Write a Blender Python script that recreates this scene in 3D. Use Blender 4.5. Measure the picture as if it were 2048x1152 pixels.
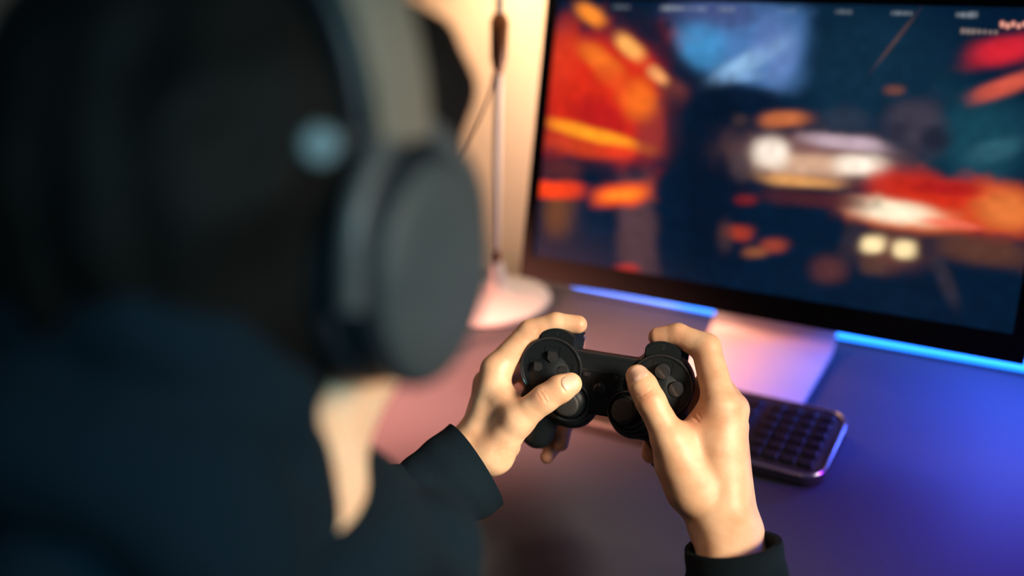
import bpy, bmesh, math, random
import numpy as np
from mathutils import Vector, Matrix

# ------------------------------------------------------------------ clearing
for o in list(bpy.data.objects):
    bpy.data.objects.remove(o, do_unlink=True)
S = bpy.context.scene
C = S.collection
random.seed(7)

# ------------------------------------------------------------------ camera
FPX = 2000.0                       # focal length in pixels of a 2048 px wide frame
DESK_Z = 0.74
CAM = np.array([0.0, 0.0, 1.39])
_u = np.array([-0.075, -0.903, -0.4226]); _u /= np.linalg.norm(_u)
_x = np.array([0.857, 0.159, -0.490]); _x -= _u * (_x @ _u); _x /= np.linalg.norm(_x)
_y = np.cross(_u, _x)
M = np.array([_x, _y, _u])         # camera frame (right, down, forward) -> world

def W(px, py, z):
    """point seen at pixel (px, py) at depth z metres"""
    return CAM + M @ np.array([(px - 1024) / FPX * z, (py - 576) / FPX * z, z])

def ray(px, py):
    return M @ np.array([(px - 1024) / FPX, (py - 576) / FPX, 1.0])

def on_plane(px, py, p0, n):
    r = ray(px, py)
    return CAM + r * (((np.asarray(p0) - CAM) @ n) / (r @ n))

cam_d = bpy.data.cameras.new('camera')
cam = bpy.data.objects.new('camera', cam_d); C.objects.link(cam)
R3 = np.column_stack([M @ [1, 0, 0], M @ [0, -1, 0], M @ [0, 0, -1]])
mw = Matrix.Identity(4)
for i in range(3):
    for j in range(3):
        mw[i][j] = R3[i, j]
    mw[i][3] = CAM[i]
cam.matrix_world = mw
cam_d.sensor_width = 36.0
cam_d.lens = FPX * 36.0 / 2048.0
cam_d.clip_start = 0.02
cam_d.dof.use_dof = True
cam_d.dof.focus_distance = 0.845
cam_d.dof.aperture_fstop = 1.5
cam_d.dof.aperture_blades = 0
S.camera = cam

# ------------------------------------------------------------------ world, lights, exposure
S.view_settings.view_transform = 'Standard'
S.view_settings.look = 'None'
S.view_settings.gamma = 1.0
S.view_settings.exposure = 0.0
S.view_settings.use_curve_mapping = False
wd = bpy.data.worlds.new('world'); S.world = wd; wd.use_nodes = True
wd.node_tree.nodes['Background'].inputs[0].default_value = (0.012, 0.045, 0.075, 1)
wd.node_tree.nodes['Background'].inputs[1].default_value = 0.7

X0 = -0.343                        # the seated person, the pad and the monitor share this axis

def light(name, kind, loc, energy, color, size=0.3, target=None, size_y=None):
    d = bpy.data.lights.new(name, kind); d.energy = energy; d.color = color
    if kind == 'AREA':
        d.size = size
        if size_y:
            d.shape = 'RECTANGLE'; d.size_y = size_y
    elif kind in ('POINT', 'SPOT'):
        d.shadow_soft_size = size
    o = bpy.data.objects.new(name, d); C.objects.link(o); o.location = loc
    if target is not None:
        v = Vector(target) - Vector(loc)
        o.rotation_euler = v.to_track_quat('-Z', 'Y').to_euler()
    return o

LIGHTS = {}
def spot(name, loc, target, energy, color, deg, blend=1.0, size=.08):
    o = light(name, 'SPOT', loc, energy, color, size, target)
    o.data.spot_size = math.radians(deg); o.data.spot_blend = blend
    return o
LIGHTS['K'] = spot('key_spot_light', (1.00, 0.40, 1.56), (X0 + .055, .515, .995), 275, (1.0, 0.86, 0.64), 24, .5, .24)  # unseen warm key, cone narrowed onto hands and neck to spare the desk
LIGHTS['W'] = spot('left_hand_fill_light', (-.66, .62, 2.1), (-.42, .64, .93), 52, (1.0, 0.62, 0.36), 10, .9, .2)  # added warm spot without a fixture, brightens only the left hand
LIGHTS['V'] = spot('violet_led_light', (0.50, .95, 1.20), (-.02, .88, .74), 36, (0.30, 0.01, 1.0), 38)
LIGHTS['C'] = spot('hood_fill_light', (1.05, -.38, 1.90), tuple(W(330, 600, .40)), 90, (0.26, 0.74, 0.95), 22, .7, .1)  # teal fill added from behind to lift the hood; no window stands there
LIGHTS['B'] = spot('blue_led_light', (0.02, 1.215, .93), (-.12, 1.06, .74), 27, (0.07, 0.14, 1.0), 95)
LIGHTS['P'] = spot('pink_led_light', (-1.30, .35, 1.25), (-.70, .86, .74), 620, (1.0, 0.31, 0.20), 27)
LIGHTS['M'] = light('wall_fill_light', 'POINT', (-.57, 1.165, 1.00), 2.2, (1.0, .60, .42), .02)  # point fill added behind the monitor to brighten the visible wall

# ------------------------------------------------------------------ materials
def srgb(r, g, b):
    f = lambda c: c / 12.92 if c <= .04045 else ((c + .055) / 1.055) ** 2.4
    return (f(r / 255.), f(g / 255.), f(b / 255.), 1.0)

def mat(name, col, rough=.5, metal=0.0, noise=None, bump=None, sss=None, spec=None, coat=0.0, col2=None, emit=None):
    m = bpy.data.materials.new(name); m.use_nodes = True
    nt = m.node_tree; b = nt.nodes['Principled BSDF']
    b.inputs['Base Color'].default_value = col
    b.inputs['Roughness'].default_value = rough
    b.inputs['Metallic'].default_value = metal
    if spec is not None: b.inputs['Specular IOR Level'].default_value = spec
    if coat: b.inputs['Coat Weight'].default_value = coat; b.inputs['Coat Roughness'].default_value = .15
    tc = nt.nodes.new('ShaderNodeTexCoord')
    if noise:
        n = nt.nodes.new('ShaderNodeTexNoise'); n.inputs['Scale'].default_value = noise; n.inputs['Detail'].default_value = 6
        nt.links.new(tc.outputs['Object'], n.inputs['Vector'])
        r = nt.nodes.new('ShaderNodeValToRGB')
        r.color_ramp.elements[0].position = .3; r.color_ramp.elements[1].position = .7
        r.color_ramp.elements[0].color = col; r.color_ramp.elements[1].color = col2 or tuple(min(1, c * 1.15) for c in col[:3]) + (1,)
        nt.links.new(n.outputs['Fac'], r.inputs['Fac']); nt.links.new(r.outputs['Color'], b.inputs['Base Color'])
    if bump:
        sc, st, dist = bump
        n2 = nt.nodes.new('ShaderNodeTexNoise'); n2.inputs['Scale'].default_value = sc; n2.inputs['Detail'].default_value = 4
        nt.links.new(tc.outputs['Object'], n2.inputs['Vector'])
        bp = nt.nodes.new('ShaderNodeBump'); bp.inputs['Strength'].default_value = st; bp.inputs['Distance'].default_value = dist
        nt.links.new(n2.outputs['Fac'], bp.inputs['Height']); nt.links.new(bp.outputs['Normal'], b.inputs['Normal'])
    if sss:
        b.inputs['Subsurface Weight'].default_value = sss[0]
        b.inputs['Subsurface Radius'].default_value = sss[1]
        b.inputs['Subsurface Scale'].default_value = sss[2]
    if emit:
        b.inputs['Emission Color'].default_value = emit[0]; b.inputs['Emission Strength'].default_value = emit[1]
    return m

MT = {}
MT['wall'] = mat('painted_wall', (.80, .70, .58, 1), .8, noise=3, bump=(120, .15, .002), col2=(.83, .73, .61, 1))
MT['floor'] = mat('wood_floor', (.16, .09, .05, 1), .5, noise=6, bump=(40, .2, .003))
MT['desk'] = mat('desk_mat', (.050, .055, .075, 1), .65, noise=300, bump=(900, .1, .0004), col2=(.056, .061, .082, 1), spec=.3)
MT['desk_leg'] = mat('desk_leg', (.05, .05, .055, 1), .4, noise=20)
MT['black_plastic'] = mat('black_plastic', (.006, .009, .012, 1), .45, noise=400, bump=(2500, .10, .0002), col2=(.008, .011, .014, 1), spec=.28)
MT['black_gloss'] = mat('black_button', (.022, .022, .026, 1), .16, noise=200, col2=(.034, .033, .037, 1))
MT['rubber'] = mat('stick_rubber', (.015, .015, .016, 1), .6, noise=300, bump=(1800, .5, .0004), col2=(.021, .020, .020, 1))
MT['mark'] = mat('button_mark', (.022, .025, .028, 1), .5, noise=100)
MT['blue_clear'] = mat('dark_blue_trigger', (.012, .016, .03, 1), .2, noise=100, coat=.5)
MT['bezel'] = mat('monitor_bezel', (.004, .005, .007, 1), .5, noise=50, spec=.15)
MT['bezel_side'] = mat('monitor_edge', (.04, .035, .035, 1), .35, noise=50)
MT['stand'] = mat('white_stand', (.55, .54, .53, 1), .35, noise=15, col2=(.57, .56, .55, 1))
MT['lamp_white'] = mat('lamp_enamel', (.46, .54, .60, 1), .35, noise=15)
MT['lamp_dark'] = mat('lamp_fitting', (.10, .045, .02, 1), .4, noise=30)
MT['shade'] = mat('lamp_shade', (.85, .70, .45, 1), .8, noise=60, sss=None)
MT['kb'] = mat('keyboard_case', (.03, .028, .03, 1), .35, noise=60, coat=.15)
MT['key'] = mat('keycap', (.020, .018, .017, 1), .6, noise=80, spec=.2)
MT['silver'] = mat('keyboard_silver', (.35, .33, .36, 1), .25, metal=.8, noise=40)
MT['cloth'] = mat('hoodie_fleece', (.0028, .0080, .0135, 1), .95, noise=500, bump=(1500, .5, .0008), col2=(.004, .0105, .017, 1), spec=.12)
MT['jeans'] = mat('jeans', (.015, .02, .04, 1), .85, noise=300, bump=(900, .3, .001))
MT['hair'] = mat('dark_hair', (.0035, .0028, .0026, 1), .6, noise=30, bump=(260, .6, .003), col2=(.007, .005, .004, 1), spec=.08)
MT['hp_black'] = mat('headphone_black', (.010, .012, .015, 1), .5, noise=100)
MT['hp_plate'] = mat('headphone_plate', (.037, .041, .041, 1), .55, noise=100, col2=(.041, .045, .045, 1), spec=.3)
MT['hp_band'] = mat('headphone_band', (.155, .115, .082, 1), .5, noise=30, col2=(.17, .128, .092, 1))
MT['hp_yoke'] = mat('headphone_yoke', (.045, .045, .045, 1), .5, noise=40, col2=(.052, .05, .05, 1))
MT['hp_pad'] = mat('headphone_cushion', (.008, .009, .012, 1), .6, noise=60, bump=(200, .3, .002))
MT['hp_metal'] = mat('headphone_metal', (.13, .14, .14, 1), .45, metal=.3, noise=30)
MT['nail'] = mat('fingernail', (.74, .43, .33, 1), .42, noise=60, col2=(.78, .48, .38, 1), sss=(.2, (.004, .0015, .001), 1.0))
MT['chair'] = mat('chair_fabric', (.02, .02, .022, 1), .9, noise=200, bump=(600, .3, .001))
MT['led'] = mat('led_diffuser', (.3, .5, .8, 1), .5, emit=((.01, .19, 1.0, 1), 4.6))
MT['bulb'] = mat('warm_bulb', (.9, .8, .6, 1), .5, emit=((1, .62, .28, 1), 25.0))

# skin: blotchy tone plus fine wrinkle relief
def skin_material():
    m = bpy.data.materials.new('skin'); m.use_nodes = True
    nt = m.node_tree; b = nt.nodes['Principled BSDF']; L = nt.links
    tc = nt.nodes.new('ShaderNodeTexCoord')
    n = nt.nodes.new('ShaderNodeTexNoise'); n.inputs['Scale'].default_value = 55; n.inputs['Detail'].default_value = 5
    L.new(tc.outputs['Object'], n.inputs['Vector'])
    r = nt.nodes.new('ShaderNodeValToRGB')
    r.color_ramp.elements[0].position = .3; r.color_ramp.elements[1].position = .72
    r.color_ramp.elements[0].color = (.66, .36, .215, 1); r.color_ramp.elements[1].color = (.79, .52, .345, 1)
    L.new(n.outputs['Fac'], r.inputs['Fac'])
    fa = nt.nodes.new('ShaderNodeAttribute'); fa.attribute_name = 'flush'
    mx = nt.nodes.new('ShaderNodeMix'); mx.data_type = 'RGBA'
    L.new(fa.outputs['Fac'], mx.inputs['Factor']); L.new(r.outputs['Color'], mx.inputs['A']); mx.inputs['B'].default_value = (.60, .24, .14, 1)
    L.new(mx.outputs['Result'], b.inputs['Base Color'])
    b.inputs['Roughness'].default_value = .47
    b.inputs['Subsurface Weight'].default_value = .4
    b.inputs['Subsurface Radius'].default_value = (.006, .002, .001)
    b.inputs['Subsurface Scale'].default_value = 1.0
    v = nt.nodes.new('ShaderNodeTexVoronoi'); v.inputs['Scale'].default_value = 1300
    n3 = nt.nodes.new('ShaderNodeTexNoise'); n3.inputs['Scale'].default_value = 1000; n3.inputs['Detail'].default_value = 4
    L.new(tc.outputs['Object'], v.inputs['Vector']); L.new(tc.outputs['Object'], n3.inputs['Vector'])
    ad = nt.nodes.new('ShaderNodeMath'); ad.operation = 'ADD'
    L.new(v.outputs['Distance'], ad.inputs[0]); L.new(n3.outputs['Fac'], ad.inputs[1])
    bp = nt.nodes.new('ShaderNodeBump'); bp.inputs['Strength'].default_value = .42; bp.inputs['Distance'].default_value = .0002
    L.new(ad.outputs[0], bp.inputs['Height']); L.new(bp.outputs['Normal'], b.inputs['Normal'])
    return m
MT['skin'] = skin_material()

# ------------------------------------------------------------------ mesh helpers
def mesh_obj(name, verts, faces, m, parent=None, smooth=True, mw=None):
    me = bpy.data.meshes.new(name)
    me.from_pydata([tuple(map(float, v)) for v in verts], [], [tuple(map(int, f)) for f in faces])
    me.update()
    return link(name, me, m, parent, smooth, mw)

def link(name, me, m, parent=None, smooth=True, mw=None):
    if m is not None and not me.materials:
        me.materials.append(MT[m])
    if smooth:
        me.polygons.foreach_set('use_smooth', [True] * len(me.polygons))
    o = bpy.data.objects.new(name, me); C.objects.link(o)
    if mw is not None:
        o.matrix_world = mw
    if parent is not None:
        o.parent = parent
        if mw is None:
            o.matrix_parent_inverse = parent.matrix_world.inverted()
        else:
            o.matrix_parent_inverse = Matrix.Identity(4); o.matrix_basis = parent.matrix_world.inverted() @ mw
    return o

def bm_obj(name, bm, m, parent=None, smooth=True, mw=None, bevel=None):
    if bevel:
        bmesh.ops.bevel(bm, geom=[e for e in bm.edges if e.calc_face_angle(0) > .5], offset=bevel, segments=2, affect='EDGES', profile=.5)
    me = bpy.data.meshes.new(name); bm.to_mesh(me); bm.free()
    o = link(name, me, m, parent, smooth, mw)
    if smooth:
        try:
            me.set_sharp_from_angle(angle=math.radians(42))
        except Exception:
            pass
    return o

def box(bm, lo, hi):
    r = bmesh.ops.create_cube(bm, size=1)
    for v in r['verts']:
        v.co = Vector([lo[i] + (v.co[i] + .5) * (hi[i] - lo[i]) for i in range(3)])
    return r['verts']

def lathe(profile, n=48, axis_closed=False):
    vs, fs = [], []
    k = len(profile)
    for i in range(n):
        a = 2 * math.pi * i / n
        for (r, z) in profile:
            vs.append((r * math.cos(a), r * math.sin(a), z))
    for i in range(n):
        j = (i + 1) % n
        for q in range(k - 1):
            fs.append((i * k + q, j * k + q, j * k + q + 1, i * k + q + 1))
    bm = bmesh.new()
    bv = [bm.verts.new(v) for v in vs]
    for f in fs:
        try: bm.faces.new([bv[q] for q in f])
        except ValueError: pass
    bmesh.ops.remove_doubles(bm, verts=bm.verts, dist=1e-6)
    bmesh.ops.recalc_face_normals(bm, faces=bm.faces)
    return bm

def prism(poly, z0, z1):
    bm = bmesh.new()
    a = [bm.verts.new((x, y, z0)) for x, y in poly]
    b = [bm.verts.new((x, y, z1)) for x, y in poly]
    n = len(poly)
    bm.faces.new(a[::-1]); bm.faces.new(b)
    for i in range(n):
        j = (i + 1) % n
        bm.faces.new((a[i], a[j], b[j], b[i]))
    bmesh.ops.recalc_face_normals(bm, faces=bm.faces)
    return bm

def tube(path, radii, n=16, cap=True):
    """tube along a polyline; radii: number or (a, b) per point"""
    P = [Vector(p) for p in path]
    bm = bmesh.new(); rings = []
    t_prev = None; nrm = None
    for i, p in enumerate(P):
        t = (P[min(i + 1, len(P) - 1)] - P[max(i - 1, 0)]).normalized()
        if nrm is None:
            nrm = t.orthogonal().normalized()
        else:
            nrm = (nrm - t * nrm.dot(t)).normalized()
        bn = t.cross(nrm)
        r = radii[i] if hasattr(radii, '__len__') else radii
        rings.append([bm.verts.new(p + nrm * (r * math.cos(2 * math.pi * k / n)) + bn * (r * math.sin(2 * math.pi * k / n))) for k in range(n)])
    for i in range(len(P) - 1):
        for k in range(n):
            l = (k + 1) % n
            bm.faces.new((rings[i][k], rings[i][l], rings[i + 1][l], rings[i + 1][k]))
    if cap:
        bm.faces.new(rings[0][::-1]); bm.faces.new(rings[-1])
    bmesh.ops.recalc_face_normals(bm, faces=bm.faces)
    return bm

def smooth_path(pts, n):
    """Catmull-Rom through pts"""
    P = np.array(pts, float); out = []
    Q = np.vstack([2 * P[0] - P[1], P, 2 * P[-1] - P[-2]])
    seg = len(P) - 1
    for i in range(n):
        s = i / (n - 1) * seg; k = min(int(s), seg - 1); t = s - k
        a, b, c, d = Q[k], Q[k + 1], Q[k + 2], Q[k + 3]
        out.append(.5 * (2 * b + (c - a) * t + (2 * a - 5 * b + 4 * c - d) * t * t + (3 * b - a - 3 * c + d) * t ** 3))
    return np.array(out)

def empty(name, loc, label=None, cat=None, group=None):
    o = bpy.data.objects.new(name, None); C.objects.link(o); o.location = loc
    o.empty_display_size = .05
    if label: o['label'] = label
    if cat: o['category'] = cat
    if group: o['group'] = group
    bpy.context.view_layer.update()
    return o

def tag(o, label=None, cat=None, kind=None):
    if label: o['label'] = label
    if cat: o['category'] = cat
    if kind: o['kind'] = kind
    return o

# ------------------------------------------------------------------ implicit surfaces
def smin(a, b, k):
    h = np.clip(.5 + .5 * (b - a) / k, 0, 1)
    return b * (1 - h) + a * h - k * h * (1 - h)

def smax(a, b, k):
    return -smin(-a, -b, k)

def cone(P, a, b, ra, rb):
    a = np.asarray(a, np.float32); b = np.asarray(b, np.float32)
    d = b - a; L2 = float(d @ d) + 1e-12
    x, y, z = P
    t = np.clip(((x - a[0]) * d[0] + (y - a[1]) * d[1] + (z - a[2]) * d[2]) / L2, 0, 1)
    return np.sqrt((x - a[0] - t * d[0]) ** 2 + (y - a[1] - t * d[1]) ** 2 + (z - a[2] - t * d[2]) ** 2) - (ra + (rb - ra) * t)

def ellipsoid(P, c, r):
    x, y, z = P
    k0 = np.sqrt(((x - c[0]) / r[0]) ** 2 + ((y - c[1]) / r[1]) ** 2 + ((z - c[2]) / r[2]) ** 2)
    return (k0 - 1) * min(r)

def chain(P, pts, k):
    d = None
    for (a, ra), (b, rb) in zip(pts[:-1], pts[1:]):
        c = cone(P, a, b, ra, rb)
        d = c if d is None else smin(d, c, k)
    return d

def surface_nets(f, lo, hi, h):
    lo = np.asarray(lo, float); hi = np.asarray(hi, float)
    n = np.ceil((hi - lo) / h).astype(int) + 1
    ax = [(lo[i] + h * np.arange(n[i])).astype(np.float32) for i in range(3)]
    P = (ax[0][:, None, None], ax[1][None, :, None], ax[2][None, None, :])
    V = f(P)
    V = np.broadcast_to(V, tuple(n)).astype(np.float32)
    ins = V < 0
    cnt = np.zeros(tuple(n - 1), np.int8)
    for i in (0, 1):
        for j in (0, 1):
            for k in (0, 1):
                cnt += ins[i:n[0] - 1 + i, j:n[1] - 1 + j, k:n[2] - 1 + k]
    act = (cnt > 0) & (cnt < 8)
    idx = -np.ones(act.shape, np.int64)
    cells = np.argwhere(act); idx[act] = np.arange(len(cells))
    acc = np.zeros((len(cells), 3)); num = np.zeros(len(cells))
    I, J, K = cells.T
    for axis in range(3):
        o1, o2 = [a for a in range(3) if a != axis]
        for p in (0, 1):
            for q in (0, 1):
                a = [I.copy(), J.copy(), K.copy()]
                a[o1] = a[o1] + p; a[o2] = a[o2] + q
                b = [v.copy() for v in a]; b[axis] = b[axis] + 1
                va = V[a[0], a[1], a[2]]; vb = V[b[0], b[1], b[2]]
                m = (va < 0) != (vb < 0)
                t = va[m] / (va[m] - vb[m])
                off = np.zeros((m.sum(), 3)); off[:, axis] = t; off[:, o1] = p; off[:, o2] = q
                acc[m] += off; num[m] += 1
    verts = lo + h * (cells + acc / num[:, None])
    faces = []
    for axis in range(3):
        o1, o2 = (axis + 1) % 3, (axis + 2) % 3
        sl_a = [slice(None)] * 3; sl_b = [slice(None)] * 3
        sl_a[axis] = slice(0, n[axis] - 1); sl_b[axis] = slice(1, n[axis])
        A = ins[tuple(sl_a)]; B = ins[tuple(sl_b)]
        E = np.argwhere(A != B)
        E = E[(E[:, o1] > 0) & (E[:, o2] > 0) & (E[:, o1] < n[o1] - 1) & (E[:, o2] < n[o2] - 1)]
        def g(d1, d2):
            e = E.copy(); e[:, o1] -= d1; e[:, o2] -= d2
            return idx[e[:, 0], e[:, 1], e[:, 2]]
        q = np.stack([g(1, 1), g(0, 1), g(0, 0), g(1, 0)], 1)
        fl = A[E[:, 0], E[:, 1], E[:, 2]]
        q[~fl] = q[~fl][:, ::-1]
        faces.append(q)
    faces = np.vstack(faces)
    faces = faces[(faces >= 0).all(1)]
    # pull the vertices onto the surface
    for _ in range(2):
        Q = verts.astype(np.float32)
        e = h * .35
        f0 = f((Q[:, 0], Q[:, 1], Q[:, 2]))
        g = np.stack([(f((Q[:, 0] + e * (i == 0), Q[:, 1] + e * (i == 1), Q[:, 2] + e * (i == 2))) - f0) / e for i in range(3)], 1)
        g2 = (g * g).sum(1) + 1e-6
        step = (f0 / g2)[:, None] * g
        ln = np.linalg.norm(step, axis=1, keepdims=True)
        step *= np.minimum(1, .6 * h / (ln + 1e-9))
        verts = verts - step
    return verts, faces

def sdf_obj(name, f, lo, hi, h, m, parent=None, mw=None):
    v, q = surface_nets(f, lo, hi, h)
    return mesh_obj(name, v, q, m, parent, True, mw)

# ------------------------------------------------------------------ the room
def plane_box(name, lo, hi, m, kind='structure'):
    bm = bmesh.new(); box(bm, lo, hi)
    return tag(bm_obj(name, bm, m, smooth=False), kind=kind)

plane_box('floor', (-2.6, -1.8, -.05), (2.2, 1.25, 0), 'floor')
plane_box('wall_back', (-2.6, 1.25, 0), (2.2, 1.33, 2.6), 'wall')
plane_box('wall_left', (-2.68, -1.8, 0), (-2.6, 1.33, 2.6), 'wall')
bm = bmesh.new(); box(bm, (-2.6, 1.236, 0), (2.2, 1.25, .09))
tag(bm_obj('baseboard_back', bm, 'lamp_white', smooth=False, bevel=.003), kind='structure')

# ------------------------------------------------------------------ desk
desk = empty('desk', (X0 + .05, .85, 0), 'wide dark grey desk with a matte top under the keyboard', 'desk')
bm = bmesh.new(); box(bm, (-1.35, .47, DESK_Z - .03), (.95, 1.215, DESK_Z)); bm_obj('desk_top', bm, 'desk', desk, bevel=.004)
for lx in (-1.28, .88):
    for ly in (.55, 1.14):
        bm = bmesh.new(); box(bm, (lx - .03, ly - .03, 0), (lx + .03, ly + .03, DESK_Z - .03)); bm_obj('leg', bm, 'desk_leg', desk, bevel=.004)
bm = bmesh.new(); box(bm, (-1.26, 1.12, DESK_Z - .10), (.86, 1.15, DESK_Z - .031)); bm_obj('apron', bm, 'desk_leg', desk, bevel=.003)

# blue LED bar along the rear edge of the desk
led = empty('led_strip', (.05, 1.2, DESK_Z), 'glowing blue light bar along the rear edge of the desk', 'light bar')
bm = tube([(x, 1.198, DESK_Z + .009) for x in np.linspace(-.66, .9, 30)], [.0014 + .0056 * min(1, (x + .66) / .35) for x in np.linspace(-.66, .9, 30)], 16); bm_obj('diffuser', bm, 'led', led)
bm = bmesh.new(); box(bm, (-.65, 1.190, DESK_Z), (.91, 1.212, DESK_Z + .003)); bm_obj('mounting_channel', bm, 'bezel_side', led, smooth=False)

# ------------------------------------------------------------------ monitor
MW_, MH_, TILT = .604, .372, math.radians(19)
mon = empty('monitor', (X0, 1.08, DESK_Z), 'large black widescreen monitor showing a blurred street scene in red and blue', 'monitor')
m_origin = np.array([X0 - MW_ / 2, 1.024, 1.39 - .548])
m_x = np.array([1.0, 0, 0]); m_y = np.array([0, math.sin(TILT), math.cos(TILT)]); m_n = np.array([0, -math.cos(TILT), math.sin(TILT)])
mm = Matrix([[m_x[i], m_y[i], m_n[i], m_origin[i]] for i in range(3)] + [[0, 0, 0, 1]])
SB, ST, SL = .030, .013, .015          # chin, top bezel, side bezels
# bezel ring
bm = bmesh.new()
o_ = [(0, 0), (MW_, 0), (MW_, MH_), (0, MH_)]; i_ = [(SL, SB), (MW_ - SL, SB), (MW_ - SL, MH_ - ST), (SL, MH_ - ST)]
vo = [bm.verts.new((x, y, 0)) for x, y in o_]; vi = [bm.verts.new((x, y, 0)) for x, y in i_]
vb = [bm.verts.new((x, y, -.012)) for x, y in o_]; vd = [bm.verts.new((x, y, -.004)) for x, y in i_]
for k in range(4):
    l = (k + 1) % 4
    bm.faces.new((vo[k], vo[l], vi[l], vi[k])); bm.faces.new((vb[l], vb[k], vo[k], vo[l])[::-1]); bm.faces.new((vi[k], vi[l], vd[l], vd[k]))
bmesh.ops.recalc_face_normals(bm, faces=bm.faces)
bm_obj('bezel', bm, 'bezel', mon, False, mm)
# back shell, bulged towards the middle
bm = bmesh.new(); gx, gy = 16, 10; g = []
for j in range(gy + 1):
    for i in range(gx + 1):
        u, v = i / gx, j / gy
        bul = (math.sin(math.pi * u) * math.sin(math.pi * v)) ** .7
        g.append(bm.verts.new((u * MW_, v * MH_, -.012 - .032 * bul)))
for j in range(gy):
    for i in range(gx):
        bm.faces.new((g[j * (gx + 1) + i], g[(j + 1) * (gx + 1) + i], g[(j + 1) * (gx + 1) + i + 1], g[j * (gx + 1) + i + 1]))
bm_obj('back_shell', bm, 'bezel_side', mon, True, mm)

# screen picture: a game's night street, laid out in millimetres on the panel
def on_screen(px, py):
    p = on_plane(px, py, m_origin, m_n) - m_origin
    return p @ m_x, p @ m_y
gx, gy = 420, 250
su = np.linspace(SL, MW_ - SL, gx); sv = np.linspace(SB, MH_ - ST, gy)
UU, VV = np.meshgrid(su, sv)
BASE = np.array(srgb(3, 24, 46)[:3])
IMG = np.ones(UU.shape + (3,)) * BASE
rs = np.random.RandomState(4)
def lattice(n, sx, sy):
    t = rs.rand(sy + 2, sx + 2)
    x = np.linspace(0, sx - 1e-3, gx); y = np.linspace(0, sy - 1e-3, gy)
    xi = x.astype(int); yi = y.astype(int); fx = (x - xi); fy = (y - yi)
    fx = fx * fx * (3 - 2 * fx); fy = fy * fy * (3 - 2 * fy)
    a = t[yi][:, xi]; b = t[yi][:, xi + 1]; c = t[yi + 1][:, xi]; d = t[yi + 1][:, xi + 1]
    return (a * (1 - fx) + b * fx) * (1 - fy[:, None]) + (c * (1 - fx) + d * fx) * fy[:, None]
WOB = lattice(0, 26, 16) - .5; WOB2 = lattice(0, 60, 36) - .5
def blob(px, py, sx, sy, ang, col, al=1.0, p=2.4, wob=.25):
    global IMG
    cu, cv = on_screen(px, py)
    du, dv = on_screen(px + 1, py), on_screen(px, py + 1)
    au = np.array([du[0] - cu, du[1] - cv]); av = np.array([dv[0] - cu, dv[1] - cv])
    inv = np.linalg.inv(np.column_stack([au, av]))
    x = inv[0, 0] * (UU - cu) + inv[0, 1] * (VV - cv); y = inv[1, 0] * (UU - cu) + inv[1, 1] * (VV - cv)
    a = math.radians(ang); ca, sa = math.cos(a), math.sin(a)
    X = (x * ca + y * sa) / (sx * .86); Y = (-x * sa + y * ca) / (sy * .86)
    r = (np.abs(X) ** p + np.abs(Y) ** p) ** (1 / p) * (1 + wob * (WOB + .6 * WOB2))
    w = (al * np.exp(-r ** (p + 1.2) * .8))[..., None]
    IMG = IMG * (1 - w) + w * np.array(srgb(*col)[:3])
# dim street on the right, sky between the buildings
blob(1730, 140, 190, 150, 0, (14, 42, 62), .9)
blob(1960, 280, 110, 110, 0, (22, 66, 82), .9)
blob(1990, 300, 60, 25, -12, (52, 98, 112), .6)
blob(1480, 85, 142, 98, 6, (70, 112, 166), 1, 6, .12)
blob(1365, 165, 60, 70, 35, (10, 24, 46), .95, 3)
blob(1430, 25, 110, 32, 5, (60, 66, 112), .8)
blob(1560, 110, 35, 60, 8, (96, 124, 180), .85)
blob(1400, 95, 55, 45, 20, (62, 136, 190), .9)
blob(1490, 125, 80, 22, -30, (142, 184, 222), .85)
blob(1530, 70, 30, 60, 25, (86, 110, 168), .7)
blob(1470, 155, 50, 12, -5, (120, 160, 205), .8)
# red shop front on the left
blob(1195, 190, 135, 145, 14, (206, 40, 22), 1, 5)
blob(1120, 100, 40, 70, 0, (232, 64, 28), .5)
blob(1200, 230, 70, 35, 20, (176, 24, 26), .9)
blob(1305, 260, 40, 55, 0, (150, 48, 44), .9)
blob(1195, 118, 56, 24, 38, (240, 118, 36), .8)
blob(1275, 200, 44, 38, 45, (244, 112, 32), .85)
blob(1225, 160, 50, 20, 42, (226, 80, 30), .7)
blob(1310, 85, 30, 120, -40, (18, 22, 42), .85)
blob(1345, 180, 34, 26, 40, (110, 50, 46), .8)
blob(1178, 28, 34, 19, 38, (255, 140, 44), 1)
blob(1256, 93, 38, 19, 42, (255, 176, 90), 1)
blob(1314, 150, 26, 14, 42, (240, 160, 96), .95)
blob(1155, 290, 90, 26, 12, (200, 60, 30), .9)
blob(1180, 268, 112, 15, 15, (255, 152, 34), 1, 4)
blob(1235, 302, 45, 14, 5, (225, 56, 30), .9)
blob(1150, 330, 90, 16, 0, (24, 26, 44), .9)
blob(1120, 340, 45, 25, 0, (96, 40, 40), .7)
blob(1120, 425, 42, 55, 0, (112, 66, 38), .9)
blob(1110, 380, 68, 20, 3, (252, 66, 26), 1, 4)
blob(1180, 460, 60, 90, 0, (4, 30, 54), .8)
blob(1270, 450, 44, 120, -4, (84, 58, 64), .9, 4)
blob(1238, 390, 62, 25, -5, (255, 84, 30), 1, 3)
blob(1240, 390, 44, 12, -5, (255, 140, 40), .9)
blob(1252, 537, 24, 11, 0, (176, 46, 42), .9)
# dark walking figure
blob(1440, 215, 62, 62, 0, (4, 18, 38), 1)
blob(1420, 380, 78, 190, 0, (4, 18, 38), 1, 3.5)
blob(1510, 195, 60, 22, 10, (6, 22, 44), .95)
blob(1345, 250, 22, 70, 0, (24, 26, 44), .8)
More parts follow.
